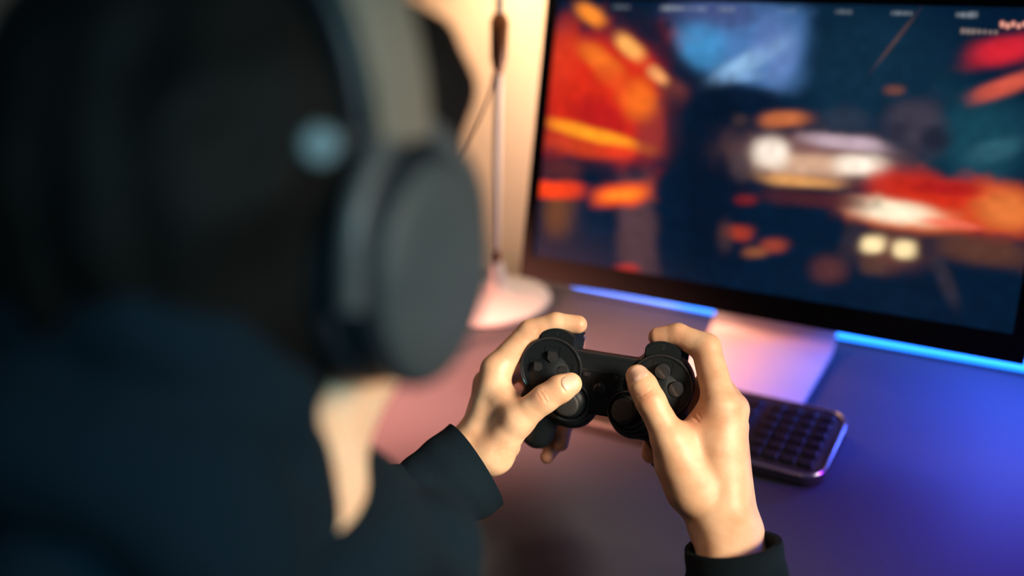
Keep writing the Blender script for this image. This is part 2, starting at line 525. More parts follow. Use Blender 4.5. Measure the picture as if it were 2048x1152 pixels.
# traffic glow in the middle
blob(1630, 315, 165, 52, 6, (128, 88, 84), .9)
blob(1565, 238, 52, 18, -4, (196, 106, 62), .95)
blob(1690, 240, 55, 28, 0, (40, 50, 68), .9)
blob(1690, 285, 90, 16, 6, (196, 170, 182), .9)
blob(1610, 330, 110, 26, 4, (214, 170, 140), .9)
blob(1540, 305, 38, 32, 0, (250, 232, 214), 1)
blob(1715, 330, 54, 24, 4, (250, 232, 212), 1)
blob(1600, 362, 85, 14, 5, (222, 156, 92), .9)
blob(1480, 330, 22, 30, 0, (70, 56, 62), .8)
blob(1480, 240, 18, 14, 0, (62, 48, 50), .7)
blob(1830, 250, 66, 60, 0, (60, 54, 68), .9, 4)
blob(1868, 276, 34, 30, 0, (14, 24, 42), .7)
blob(1790, 265, 30, 30, 0, (30, 36, 54), .5)
blob(1788, 180, 24, 12, 0, (112, 66, 56), .8)
# red car to the right with its lamp
blob(1900, 408, 205, 62, 7, (196, 42, 24), 1, 5)
blob(2010, 420, 75, 52, 8, (220, 118, 56), .9)
blob(1890, 378, 90, 16, 5, (160, 22, 26), .8)
blob(1800, 430, 120, 32, 9, (236, 108, 44), .95)
blob(1788, 423, 92, 26, 9, (255, 240, 206), 1)
blob(1900, 448, 70, 10, 8, (240, 110, 84), .85)
blob(1640, 400, 130, 18, 5, (78, 34, 40), .8)
blob(1960, 500, 120, 34, 8, (96, 58, 44), .8)
blob(1775, 500, 70, 42, 8, (110, 64, 50), .8)
blob(1744, 490, 29, 21, 0, (255, 226, 170), 1)
blob(1806, 500, 27, 21, 0, (250, 222, 166), 1)
blob(1745, 530, 30, 22, 0, (92, 62, 52), .7)
blob(1490, 400, 26, 12, 0, (120, 30, 34), .8)
blob(1475, 466, 30, 17, 10, (168, 56, 38), .85)
blob(1545, 492, 30, 17, 0, (150, 60, 42), .85)
blob(1510, 505, 28, 12, 0, (150, 84, 50), .7)
blob(1450, 470, 18, 36, 0, (70, 50, 50), .6)
blob(1655, 540, 38, 30, 0, (86, 46, 46), .8)
blob(1700, 480, 22, 50, 20, (50, 42, 52), .6)
blob(1890, 560, 18, 60, -22, (56, 48, 58), .6)
# the red canopy in the far corner, menu words along the top
blob(2010, 100, 75, 30, -14, (206, 34, 50), 1)
blob(2010, 172, 80, 20, -20, (206, 84, 66), .95)
blob(1790, 80, 70, 4, -52, (120, 80, 60), .4)
menu_dashes = [(wx + k * 9 - ww * .7, ww, al, k) for wx, ww, al in ((1245, 26, .4), (1345, 34, .75), (1385, 44, .6), (1455, 26, .35), (1575, 24, .35), (1690, 26, .4), (1805, 30, .6), (1935, 30, .55)) for k in range(int(ww * .17))]
for wx, ww, al, k in menu_dashes:
    blob(wx, 13 + (wx - 1230) * .022, 3.2 + (k * 7 % 3), 4.5, 1.5, (165, 175, 185), al * (.55 + .2 * (k % 2)), 4, .9)
for k in range(7): blob(1925 + k * 11, 61 + k * .4, 4, 4.5, 1, (170, 150, 140), .55, 4, .6)
for k in range(5): blob(2004 + k * 11, 47 + (k % 2) * 4, 5, 7, 0, (255, 170, 150), .85, 4, .8)
IMG *= (0.92 + .3 * (WOB2 + .5))[..., None]
vs = [(u, v, -.0035) for v in sv for u in su]
fs = [(j * gx + i, j * gx + i + 1, (j + 1) * gx + i + 1, (j + 1) * gx + i) for j in range(gy - 1) for i in range(gx - 1)]
scr = mesh_obj('screen', vs, fs, None, mon, True, mm)
ca = scr.data.color_attributes.new('picture', 'FLOAT_COLOR', 'POINT')
ca.data.foreach_set('color', np.concatenate([IMG, np.ones(UU.shape + (1,))], 2).astype(np.float32).ravel())
sm = bpy.data.materials.new('screen_picture'); sm.use_nodes = True
b = sm.node_tree.nodes['Principled BSDF']; b.inputs['Base Color'].default_value = (.004, .005, .006, 1); b.inputs['Roughness'].default_value = .4; b.inputs['Specular IOR Level'].default_value = .15
at_ = sm.node_tree.nodes.new('ShaderNodeAttribute'); at_.attribute_name = 'picture'
sm.node_tree.links.new(at_.outputs['Color'], b.inputs['Emission Color']); b.inputs['Emission Strength'].default_value = 1.05
scr.data.materials.append(sm)
# bent sheet stand: foot plate on the desk curving up into the neck
prof = [(.985, DESK_Z + .001), (1.13, DESK_Z + .001)] + [(1.13 + .04 * math.sin(a), DESK_Z + .041 - .04 * math.cos(a)) for a in np.linspace(.2, 1.45, 7)] + [(1.148, DESK_Z + .16), (1.128, DESK_Z + .24)]
th = .007; ptop = []
for i, (y, z) in enumerate(prof):
    a = np.array(prof[max(i - 1, 0)]); c = np.array(prof[min(i + 1, len(prof) - 1)]); t = (c - a) / np.linalg.norm(c - a)
    ptop.append((y - t[1] * th, z + t[0] * th))
def sheet(bm, x0, x1, lo_, hi_):
    n = len(lo_)
    def half(z): return 1.0
    L = [[bm.verts.new((x, y, z)) for (y, z) in pr] for x in (x0, x1) for pr in (lo_, hi_)]
    a, b_, c, d = L
    for i in range(n - 1):
        bm.faces.new((a[i], a[i + 1], c[i + 1], c[i])); bm.faces.new((b_[i], d[i], d[i + 1], b_[i + 1]))
        bm.faces.new((a[i], b_[i], b_[i + 1], a[i + 1])); bm.faces.new((c[i], c[i + 1], d[i + 1], d[i]))
    bm.faces.new((a[0], c[0], d[0], b_[0])); bm.faces.new((a[-1], b_[-1], d[-1], c[-1]))
    bmesh.ops.recalc_face_normals(bm, faces=bm.faces)
bm = bmesh.new(); sheet(bm, X0 - .082, X0 + .082, prof, ptop)
bm_obj('stand', bm, 'stand', mon, bevel=.0025)

# ------------------------------------------------------------------ keyboard
kb = empty('keyboard', (-.41, .92, DESK_Z), 'black compact keyboard with a silver rounded end on the desk below the monitor', 'keyboard')
KX0, KX1, KY0, KY1 = -.625, -.200, .862, .982
def round_rect(x0, x1, y0, y1, r, n=7):
    out = []
    for cx, cy, a0 in ((x1 - r, y1 - r, 0), (x0 + r, y1 - r, 90), (x0 + r, y0 + r, 180), (x1 - r, y0 + r, 270)):
        for i in range(n):
            a = math.radians(a0 + 90 * i / (n - 1)); out.append((cx + r * math.cos(a), cy + r * math.sin(a)))
    return out
bm = prism(round_rect(KX0, KX1, KY0, KY1, .022), DESK_Z + .001, DESK_Z + .015)
for v in bm.verts:
    if v.co.z > DESK_Z + .01: v.co.z += (v.co.y - KY0) / (KY1 - KY0) * .009
bm_obj('case', bm, 'kb', kb, bevel=.003)
rim = round_rect(KX0 + .001, KX1 - .001, KY0 + .001, KY1 - .001, .021)
path = [(x, y, DESK_Z + .0155 + (y - KY0) / (KY1 - KY0) * .009) for x, y in rim]
bm = tube(path + [path[0]], .0022, 8, False); bm_obj('rim', bm, 'silver', kb)
kme = None
rows = [(0.0, 6), (.0, 5), (.004, 5), (.008, 5), (.012, 4), (0, 4)]
kw, kd = .0158, .0148
def keycap(w, d, hgt=.0055):
    bm = bmesh.new(); vv = box(bm, (-w / 2, -d / 2, 0), (w / 2, d / 2, hgt))
    for v in bm.verts:
        if v.co.z > hgt / 2: v.co.x *= .80; v.co.y *= .78
    bmesh.ops.bevel(bm, geom=list(bm.edges), offset=.0012, segments=1, affect='EDGES')
    me = bpy.data.meshes.new('key'); bm.to_mesh(me); bm.free(); me.materials.append(MT['key'])
    return me
caps = {}
for r in range(6):
    y = KY0 + .020 + r * .0166
    x = KX0 + .014
    widths = {0: [1.2, 1, 1.2, 6.2, 1.2, 1, 1, 1, 1], 1: [2.1] + [1] * 10 + [2.2], 2: [1.7] + [1] * 11 + [1.6],
              3: [1.4] + [1] * 12 + [1], 4: [1] * 13 + [1.6], 5: [1] * 15}[r]
    tot = sum(widths); sc_ = (.318) / (tot * .0178)
    seq = [(w * .0178 * sc_) for w in widths] + [None] + [.0186] * 4
    for wv in seq:
        if wv is None:
            x += .008; continue
        key = round(wv, 4)
        if key not in caps: caps[key] = keycap(wv - .0022, kd)
        o = bpy.data.objects.new('key', caps[key]); C.objects.link(o)
        o.parent = kb; o.matrix_parent_inverse = kb.matrix_world.inverted()
        o.location = (x + wv / 2, y, DESK_Z + .0155 + (y - KY0) / (KY1 - KY0) * .009 - .0008)
        o.rotation_euler = (math.atan(.009 / .12), 0, 0)
        x += wv

# ------------------------------------------------------------------ desk lamp
LX, LY = -.744, 1.115
lamp = empty('desk_lamp', (LX, LY, DESK_Z), 'white desk lamp with a round domed base and thin stem behind the monitor', 'lamp')
lm = Matrix.Translation((LX, LY, DESK_Z))
bm_obj('base', lathe([(0, .0005), (.076, .0005), (.079, .004), (.078, .009), (.070, .014), (.045, .020), (.026, .028), (.017, .042), (.013, .062), (.011, .07), (0, .07)], 64), 'lamp_white', lamp, True, lm)
ltop = on_plane(1000, 0, (LX, LY, 0), np.array([0, 1.0, 0])); lb0 = np.array([LX, LY, DESK_Z + .062])
ldir = Vector(ltop - lb0).normalized()
lq = Matrix.Translation((LX, LY, DESK_Z + .062)) @ ldir.to_track_quat('Z', 'Y').to_matrix().to_4x4() @ Matrix.Translation((0, 0, -.062))
bm_obj('stem', lathe([(0, .055), (.0055, .055), (.0055, .74), (0, .74)], 20), 'lamp_white', lamp, True, lq)
bm_obj('lower_joint', lathe([(0, .066), (.0085, .066), (.0085, .076), (.004, .098), (0, .098)], 24), 'lamp_dark', lamp, True, lq)
bm_obj('upper_joint', lathe([(0, .345), (.004, .345), (.011, .37), (.012, .42), (.006, .43), (0, .43)], 24), 'lamp_dark', lamp, True, lq)
bm_obj('lamp_shade', lathe([(.045, .86), (.12, .70), (.1215, .70), (.047, .862), (.02, .864), (0, .864)], 48), 'shade', lamp, True, lq)
bm_obj('bulb', lathe([(0, .715), (.015, .720), (.026, .735), (.028, .752), (.018, .78), (.013, .80), (0, .80)], 32), 'bulb', lamp, True, lq)
_c = [np.array(lq @ Vector(v)) for v in ((-.003, 0, .37), (-.02, 0, .33), (-.055, .01, .275), (-.12, .02, .215), (-.19, .04, .1), (-.23, .06, -.055))]
_c[-1][2] = DESK_Z + .003
bm_obj('cord', tube(smooth_path(_c, 24), .0025, 8), 'lamp_dark', lamp)
lp_ = lq @ Vector((0, -.05, .66))
LIGHTS['L'] = spot('desk_lamp_light', lp_, (-.86, 1.25, 1.0), 25, (1.0, .60, .33), 52, .9, .03)

# ------------------------------------------------------------------ game pad
cc = W(1210, 754, .86)
cx_ = np.array([.965, .14, -.22]); cx_ /= np.linalg.norm(cx_)
tc_ = -np.array([(1210 - 1024) / FPX, (754 - 576) / FPX, 1.0]); tc_ -= cx_ * (tc_ @ cx_); tc_ /= np.linalg.norm(tc_)
yp = np.cross(tc_, cx_)
tl = math.radians(12)
cz_ = math.cos(tl) * tc_ - math.sin(tl) * yp
cy_ = np.cross(cz_, cx_)
GX, GY, GZ = M @ cx_, M @ cy_, M @ cz_
gm = Matrix([[GX[i], GY[i], GZ[i], cc[i]] for i in range(3)] + [[0, 0, 0, 1]])
def pad_xy(px, py, zl=0.0):
    p = on_plane(px, py, cc + GZ * zl, GZ) - cc
    return p @ GX, p @ GY
pad = empty('game_controller', tuple(cc), 'black twin-stick game controller held in both hands', 'controller')
pad.matrix_world = gm; bpy.context.view_layer.update()
LOBE = .0478
def pad_sdf(P):
    x, y, z = P
    ax_ = np.abs(x)
    def rcyl(cx, cy, r, z0, z1, e):
        d2 = np.sqrt((ax_ - cx) ** 2 + (y - cy) ** 2) - (r - e)
        dz = np.abs(z - (z0 + z1) / 2) - (z1 - z0) / 2 + e
        return np.minimum(np.maximum(d2, dz), 0) + np.sqrt(np.maximum(d2, 0) ** 2 + np.maximum(dz, 0) ** 2) - e
    A = (ax_, y, z)
    lobe = rcyl(LOBE, 0, .0285, -.024, -.0015, .006)
    dx = ax_ - .050; dy = np.abs(y + .008) - .0255; dz = np.abs(z + .0085) - .0055
    br = np.minimum(np.maximum(np.maximum(dx, dy), dz), 0) + np.sqrt(np.maximum(dx, 0) ** 2 + np.maximum(dy, 0) ** 2 + np.maximum(dz, 0) ** 2) - .0015
    pod = np.minimum(rcyl(.0275, -.0285, .0200, -.020, -.0015, .004), rcyl(.0280, -.0310, .0235, -.034, -.008, .010))
    gr = chain(A, [((LOBE + .001, -.006, -.014), .0195), ((.0565, -.038, -.022), .0180), ((.0580, -.066, -.031), .0160)], .008)
    sh = rcyl(LOBE - .001, .012, .0195, -.026, -.010, .006)
    d = smin(lobe, br, .003); d = smin(d, pod, .004); d = smin(d, gr, .010); d = smin(d, sh, .004)
    return d
sdf_obj('body', pad_sdf, (-.085, -.092, -.055), (.085, .045, .006), .00085, 'black_plastic', pad, gm)
for s in (-1, 1):
    # round face plate with a raised bright-catching rim
    bm_obj('face_plate', lathe([(0, -.001), (.0245, -.001), (.0262, -.0006), (.0268, .0003), (.0262, .0012), (.0252, .0012), (.0246, .0005), (0, .0005)], 72), 'black_plastic', pad, True, gm @ Matrix.Translation((s * LOBE, 0, 0)))
    bm_obj('plate_rim', tube([(.0266 * math.cos(t), .0266 * math.sin(t), .0009) for t in np.linspace(0, 2 * math.pi, 73)], .0007, 8, False), 'black_gloss', pad, True, gm @ Matrix.Translation((s * LOBE, 0, 0)))
# d-pad: four arrow pads in recess frames
arrow = [(-.0042, .0056), (.0042, .0056), (.0042, -.0010), (0, -.0050), (-.0042, -.0010)]
for k, a in enumerate((0, 90, 180, 270)):
    bm = prism(arrow, 0, .0042)
    bmesh.ops.bevel(bm, geom=[e for e in bm.edges if e.calc_face_angle(0) > .5 and max(v.co.z for v in e.verts) > .004], offset=.0009, segments=2, affect='EDGES')
    T = gm @ Matrix.Translation((-LOBE, 0, .0005)) @ Matrix.Rotation(math.radians(a), 4, 'Z') @ Matrix.Translation((0, .0096, 0))
    bt = bm_obj('direction_button', bm, 'black_gloss', pad, True, T)
    bm = bmesh.new()
    for lo_, hi_ in (((-.0068, .0094, 0), (.0068, .0098, .0004)), ((-.0068, -.001, 0), (-.0064, .0098, .0004)), ((.0064, -.001, 0), (.0068, .0098, .0004))):
        box(bm, lo_, hi_)
    bm_obj('recess_frame', bm, 'black_plastic', pad, False, T)
# four round action buttons
for a in (90, 0, 180, 270):
    ar = math.radians(a)
    T = gm @ Matrix.Translation((LOBE + .0132 * math.cos(ar), .0132 * math.sin(ar), .0005))
    bm_obj('action_button', lathe([(0, 0), (.0066, 0), (.0066, .0038), (.0060, .0047), (.004, .0051), (0, .0053)], 40), 'black_gloss', pad, True, T)
    bm = bmesh.new()
    T2 = gm @ Matrix.Translation((LOBE, 0, .0005)) @ Matrix.Rotation(ar - math.pi / 2, 4, 'Z') @ Matrix.Translation((0, .0132, 0))
    for lo_, hi_ in (((-.0085, .0078, 0), (.0085, .0083, .0003)), ((.0080, -.002, 0), (.0085, .0083, .0003)), ((-.0085, -.002, 0), (-.0080, .0083, .0003))):
        box(bm, lo_, hi_)
    bm_obj('recess_frame', bm, 'black_plastic', pad, False, T2)
# centre buttons
x_, y_ = pad_xy(1173, 749); bm = bmesh.new(); box(bm, (-.0034, -.002, -.006), (.0034, .002, .0))
bm_obj('select_button', bm, 'black_gloss', pad, True, gm @ Matrix.Translation((x_, y_, .0)), bevel=.0007)
x_, y_ = pad_xy(1238, 759); bm = prism([(-.0042, -.0032), (.0045, -.0002), (-.0042, .0036)], -.006, .0)
bm_obj('start_button', bm, 'black_gloss', pad, True, gm @ Matrix.Translation((x_, y_, .0)), bevel=.0006)
x_, y_ = pad_xy(1199, 779)
bm = prism([(.0058 * math.cos(t), .0058 * math.sin(t)) for t in np.linspace(-.6, math.pi + .6, 20)], -.006, .0012)
bm_obj('mode_button', bm, 'black_gloss', pad, True, gm @ Matrix.Translation((x_, y_, -.0005)), bevel=.001)
bm = tube([(-.0285, .0187, -.0022), (.0285, .0187, -.0022)], .0007, 8)
bm_obj('top_edge', bm, 'black_gloss', pad, True, gm)
bm = bmesh.new(); box(bm, (-.021, .0035, -.003), (.021, .0040, -.0007))
bm_obj('panel_seam', bm, 'black_gloss', pad, False, gm)
# thumb sticks: collar, dome and concave cap
for s in (-1, 1):
    sx_ = .0240 if s > 0 else -.0285
    T = gm @ Matrix.Translation((sx_, -.0262, -.001))
    if s > 0: T = T @ Matrix.Rotation(math.radians(-17), 4, 'Y') @ Matrix.Rotation(math.radians(-10), 4, 'X')
    st = bm_obj('stick_collar', lathe([(.0165, -.002), (.0182, 0), (.0185, .0016), (.0175, .0026), (.0160, .0020), (.0150, -.001), (0, -.001)], 56), 'black_plastic', pad, True, gm @ Matrix.Translation((sx_, -.0265, -.001)))
    bm_obj('stick_dome', lathe([(.0152, -.002), (.0150, .002), (.0128, .0052), (.0085, .0072), (.006, .0078), (.0055, .0092), (0, .0092)], 48), 'black_plastic', pad, True, T)
    bm_obj('stick_cap', lathe([(0, .0085), (.0085, .0085), (.0104, .0092), (.0110, .0112), (.0108, .0135), (.0098, .0148), (.0085, .0151), (.0045, .0153), (0, .0155)], 56), 'rubber', pad, True, T)
# shoulder buttons
def shoulder(s, r, y0, z0, z1, half, e):
    pts = []
    for a in np.linspace(90 - half, 90 + half, 22):
        pts.append((r * math.cos(math.radians(a)), y0 + r * math.sin(math.radians(a)) * .92))
    poly = pts + [(pts[-1][0] * .96, 0.006), (pts[0][0] * .96, 0.006)]
    bm = prism(poly, z0, z1)
    bmesh.ops.bevel(bm, geom=[q for q in bm.edges if q.calc_face_angle(0) > .6], offset=e, segments=2, affect='EDGES')
    return bm
for s in (-1, 1):
    T = gm @ Matrix.Translation((s * (LOBE - .002), 0, 0))
    bm_obj('shoulder_button', shoulder(s, .0200, .0165 if s < 0 else .0190, -.0150, -.0025, 50, .0010), 'black_plastic', pad, True, T)
    bm_obj('trigger_button', shoulder(s, .0205, .0165, -.030, -.0175, 58, .002), 'blue_clear', pad, True, gm @ Matrix.Translation((s * (LOBE - .002) + .004, .002, -.001)))
    cu = bpy.data.curves.new('shoulder_mark', 'FONT'); cu.body = '1' if s < 0 else '2'; cu.size = .0055; cu.align_x = 'CENTER'; cu.align_y = 'CENTER'; cu.extrude = .00008
    to = bpy.data.objects.new('shoulder_mark', cu); C.objects.link(to)
    me = bpy.data.meshes.new_from_object(to); bpy.data.objects.remove(to, do_unlink=True)
    link('shoulder_mark', me, 'mark', pad, False, T @ Matrix.Translation((0, .0310 if s < 0 else .0330, -.00245)))

# ------------------------------------------------------------------ the person: joints
def pts(lst):
    return [(W(a, b, c), r / 1000.0) for a, b, c, r in lst]

HEAD = np.array([X0, .305, 1.232])
L_ELB = np.array([X0 - .20, .40, .815]); R_ELB = np.array([X0 + .25, .40, .815])
L_SH = np.array([X0 - .165, .245, .995]); R_SH = np.array([X0 + .165, .245, .995])
LWR = W(940, 900, .893); RWR = W(1455, 1068, .815)

LH = dict(
    thumb=pts([(985, 905, .872, 18), (1036, 838, .857, 13.6), (1090, 797, .848, 11.4), (1120, 778, .847, 11.2), (1141, 768, .850, 9.8)]),
    index=pts([(992, 738, .884, 12.6), (1060, 664, .884, 10.8), (1112, 646, .880, 9.0), (1156, 649, .878, 8.0)]),
    middle=pts([(976, 768, .905, 12.5), (1042, 735, .928, 10.5), (1092, 800, .925, 9), (1105, 840, .918, 8)]),
    ring=pts([(970, 800, .925, 12), (1055, 812, .945, 9.5), (1128, 850, .933, 8), (1122, 887, .920, 7)]),
    pinky=pts([(964, 835, .938, 11), (1040, 862, .948, 8.5), (1108, 892, .934, 7), (1094, 914, .924, 6.3)]),
    palm=[pts([(952, 893, .882, 15), (992, 742, .882, 12.5)]), pts([(945, 900, .893, 16), (978, 770, .905, 13)]),
          pts([(940, 905, .905, 16), (972, 802, .925, 13)]), pts([(936, 912, .914, 16), (966, 836, .938, 12)]),
          pts([(950, 905, .885, 18), (985, 905, .873, 18)]), pts([(1036, 838, .860, 12.5), (992, 770, .880, 11)]),
          pts([(1010, 815, .874, 13), (980, 850, .885, 17)]), pts([(985, 905, .882, 16), (1010, 890, .895, 14)])],
    arm=pts([(950, 905, .893, 0), ]),
)
RH = dict(
    thumb=pts([(1385, 975, .822, 20), (1341, 880, .820, 14.2), (1301, 802, .823, 11.8), (1286, 772, .827, 11.2), (1275, 753, .834, 10.0)]),
    index=pts([(1442, 812, .826, 14), (1412, 696, .846, 12.4), (1356, 670, .856, 9.8), (1316, 674, .862, 8.4)]),
    middle=pts([(1466, 815, .838, 12.6), (1424, 752, .880, 11), (1385, 800, .885, 9.5), (1340, 840, .885, 8.5)]),
    ring=pts([(1465, 850, .856, 12.5), (1430, 850, .905, 10.5), (1350, 880, .905, 9), (1306, 893, .885, 8.6), (1302, 908, .880, 8.4)]),
    pinky=pts([(1460, 890, .866, 12), (1430, 930, .905, 9), (1375, 955, .895, 8), (1337, 962, .875, 7)]),
    palm=[pts([(1432, 1050, .818, 17), (1440, 815, .826, 14.5)]), pts([(1455, 1050, .815, 17), (1462, 825, .832, 14)]),
          pts([(1474, 1050, .822, 16), (1464, 855, .850, 13)]), pts([(1478, 1050, .832, 15), (1460, 890, .864, 13)]),
          pts([(1430, 1045, .822, 18), (1385, 975, .824, 20)]), pts([(1385, 975, .826, 20), (1357, 925, .828, 19), (1341, 880, .824, 14)]),
          pts([(1375, 890, .828, 15), (1415, 835, .832, 13)]), pts([(1380, 930, .835, 18), (1430, 950, .832, 18)]), pts([(1400, 980, .826, 17), (1435, 900, .824, 15)])],
)
def line(a, b, t):
    return np.asarray(a) + (np.asarray(b) - np.asarray(a)) * t

def wrist_dirs(wr, elb, across_px):
    ax = (elb - wr) / np.linalg.norm(elb - wr)
    s = across_px - ax * (across_px @ ax); s /= np.linalg.norm(s)
    return ax, s
L_ax, L_s = wrist_dirs(LWR, L_ELB, W(930, 915, .925) - W(960, 890, .87))
R_ax, R_s = wrist_dirs(RWR, R_ELB, W(1490, 1060, .830) - W(1420, 1065, .815))

def crease(P, a, b, w):
    return np.exp(-(np.maximum(cone(P, a, b, 0, 0), 0) / w) ** 2)

def make_hand(H, wr, ax, s, creases, hw):
    def f(P):
        pal = None
        for c in H['palm']:
            d = chain(P, c, .006); pal = d if pal is None else smin(pal, d, .010)
        for sg in (-1, 1):
            d = cone(P, wr + s * hw * sg, wr + ax * .13 + s * (hw + .005) * sg, .0185, .021)
            pal = smin(pal, d, .016)
        fing = None
        for nm in ('index', 'middle', 'ring', 'pinky'):
            d = chain(P, H[nm], .003)
            fing = d if fing is None else smin(fing, d, .0015)
        d = smin(pal, fing, .007)
        d = smin(d, chain(P, H['thumb'], .005), .008)
        for a, b, w, dep in creases:
            d = d + dep * crease(P, a, b, w)
        return d
    return f

def surf(f, p, n):
    """first surface point along -n from outside p"""
    q = np.asarray(p, float) + n * .03
    for _ in range(60):
        v = float(f((np.float32(q[0]), np.float32(q[1]), np.float32(q[2]))))
        if v < 1e-5: break
        q = q - n * max(v * .8, 1e-5)
    return q

to_cam = lambda p: (CAM - p) / np.linalg.norm(CAM - p)
def mk_creases(lst):
    out = []
    for (ax_, ay, bx, by, z, w, dep) in lst:
        out.append((W(ax_, ay, z), W(bx, by, z), w / 1000., dep / 1000.))
    return out
lf0 = make_hand(LH, LWR, L_ax, L_s, [], .009)
rf0 = make_hand(RH, RWR, R_ax, R_s, [], .0095)
def surf_crease(f, lst):
    out = []
    for pix, z, w, dep in lst:
        P3 = []
        for (a, b) in pix:
            p = W(a, b, z); P3.append(surf(f, p, to_cam(p)))
        for a, b in zip(P3[:-1], P3[1:]):
            out.append((a, b, w / 1000., dep / 1000.))
    return out
LCR = surf_crease(lf0, [
    ([(1132, 750), (1122, 759), (1121, 770), (1130, 783)], .84, .9, .45), 
    ([(1080, 783), (1088, 795), (1094, 805)], .84, .9, .55), ([(1086, 780), (1096, 792), (1100, 803)], .84, .8, .35),
    ([(1074, 786), (1082, 800)], .84, .8, .3),
    ([(985, 905), (1010, 898), (1030, 885)], .86, 1.0, .3), ([(985, 895), (1012, 888)], .86, 1.0, .25), ([(1000, 915), (1022, 902)], .86, .9, .22),
    ([(1070, 672), (1078, 660)], .86, 1.0, .4), ([(1058, 684), (1066, 672)], .86, 1.0, .3)])
RCR = surf_crease(rf0, [
    ([(1258, 764), (1268, 764), (1282, 755), (1297, 742)], .80, .9, .45), 
    ([(1276, 795), (1288, 790), (1302, 780)], .80, .9, .55), ([(1280, 800), (1294, 793), (1304, 787)], .80, .8, .35), ([(1272, 789), (1290, 782)], .80, .8, .3),
    ([(1370, 822), (1385, 832), (1396, 843)], .81, 1.1, .7), ([(1382, 818), (1396, 826), (1402, 838)], .81, .9, .3),
    ([(1392, 808), (1404, 800), (1416, 797)], .81, 1.0, .35), ([(1390, 815), (1402, 812)], .81, .9, .25)])
lf = make_hand(LH, LWR, L_ax, L_s, LCR, .009)
rf = make_hand(RH, RWR, R_ax, R_s, RCR, .0095)

def bounds(H, wr, ax, pad=.03):
    P = [p for k in ('thumb', 'index', 'middle', 'ring', 'pinky') for p, r in H[k]] + [p for c in H['palm'] for p, r in c] + [wr + ax * .10]
    P = np.array(P); return P.min(0) - pad, P.max(0) + pad

CUT = .085
def cut_mesh(v, q, p, n):
    """keep the side n points away from; returns a bmesh with an open ring"""
    bm = bmesh.new()
    bv = [bm.verts.new(tuple(map(float, c))) for c in v]
    for f in q:
        try: bm.faces.new([bv[i] for i in f])
        except ValueError: pass
    bmesh.ops.bisect_plane(bm, geom=bm.verts[:] + bm.edges[:] + bm.faces[:], plane_co=Vector(p), plane_no=Vector(n), clear_outer=True)
    return bm

def body_sdf(P):
    x, y, z = P
    A = (X0 + np.abs(x - X0), y, z)
    h = HEAD
    d = ellipsoid(P, h + [0, .0, .018], (.077, .098, .098))
    d = smin(d, ellipsoid(P, h + [0, .045, -.045], (.060, .062, .080)), .03)         # face and jaw
    d = smin(d, cone(P, h + [0, .092, -.098], h + [0, .086, -.102], .016, .016), .02)  # chin
    d = smin(d, cone(P, h + [0, .100, .005], h + [0, .120, -.030], .008, .012), .010)  # nose
    d = smin(d, cone(A, h + [.012, .098, .024], h + [.040, .088, .024], .009, .008), .012)   # brows
    d = smax(d, -(cone(A, h + [.031, .111, .004], h + [.033, .111, .004], .013, .013)), .010)   # eye sockets
    d = np.minimum(d, cone(A, h + [.031, .090, .004], h + [.033, .090, .004], .012, .012))       # eyeballs
    d = smin(d, cone(A, h + [0, .103, -.062], h + [.020, .096, -.062], .006, .004), .004)        # lips
    d = smin(d, ellipsoid(A, h + [.078, .0, -.005], (.012, .020, .034)), .006)                     # ears
    nb = np.array([X0, .268, 1.055])
    d = smin(d, cone(P, h + [0, .006, -.05], nb, .051, .054), .03)
    tor = chain(P, [((X0, .26, 1.0), .085), ((X0, .235, .85), .115), ((X0, .22, .62), .12), ((X0, .22, .54), .12)], .05)
    tor = smin(tor, cone(A, nb - [0, .01, .02], R_SH - [.01, 0, 0], .05, .058), .04)
    tor = smin(tor, cone(A, (X0 + .08, .25, .93), (X0 + .07, .23, .65), .085, .09), .05)
    d = smin(d, tor, .035)
    d = smin(d, cone(P, R_SH, R_ELB, .052, .040), .03); d = smin(d, cone(P, L_SH, L_ELB, .052, .040), .03)
    d = smin(d, chain(A, [((X0 + .085, .22, .56), .095), ((X0 + .10, .60, .52), .062), ((X0 + .11, .60, .12), .042)], .04), .04)
    d = smin(d, chain(A, [((X0 + .11, .60, .12), .038), ((X0 + .11, .60, .055), .042), ((X0 + .12, .74, .04), .035)], .02), .02)
    for wr, el in ((LWR, L_ELB), (RWR, R_ELB)):
        d = smin(d, cone(P, el, line(el, wr, .72), .036, .029), .02)
    return d

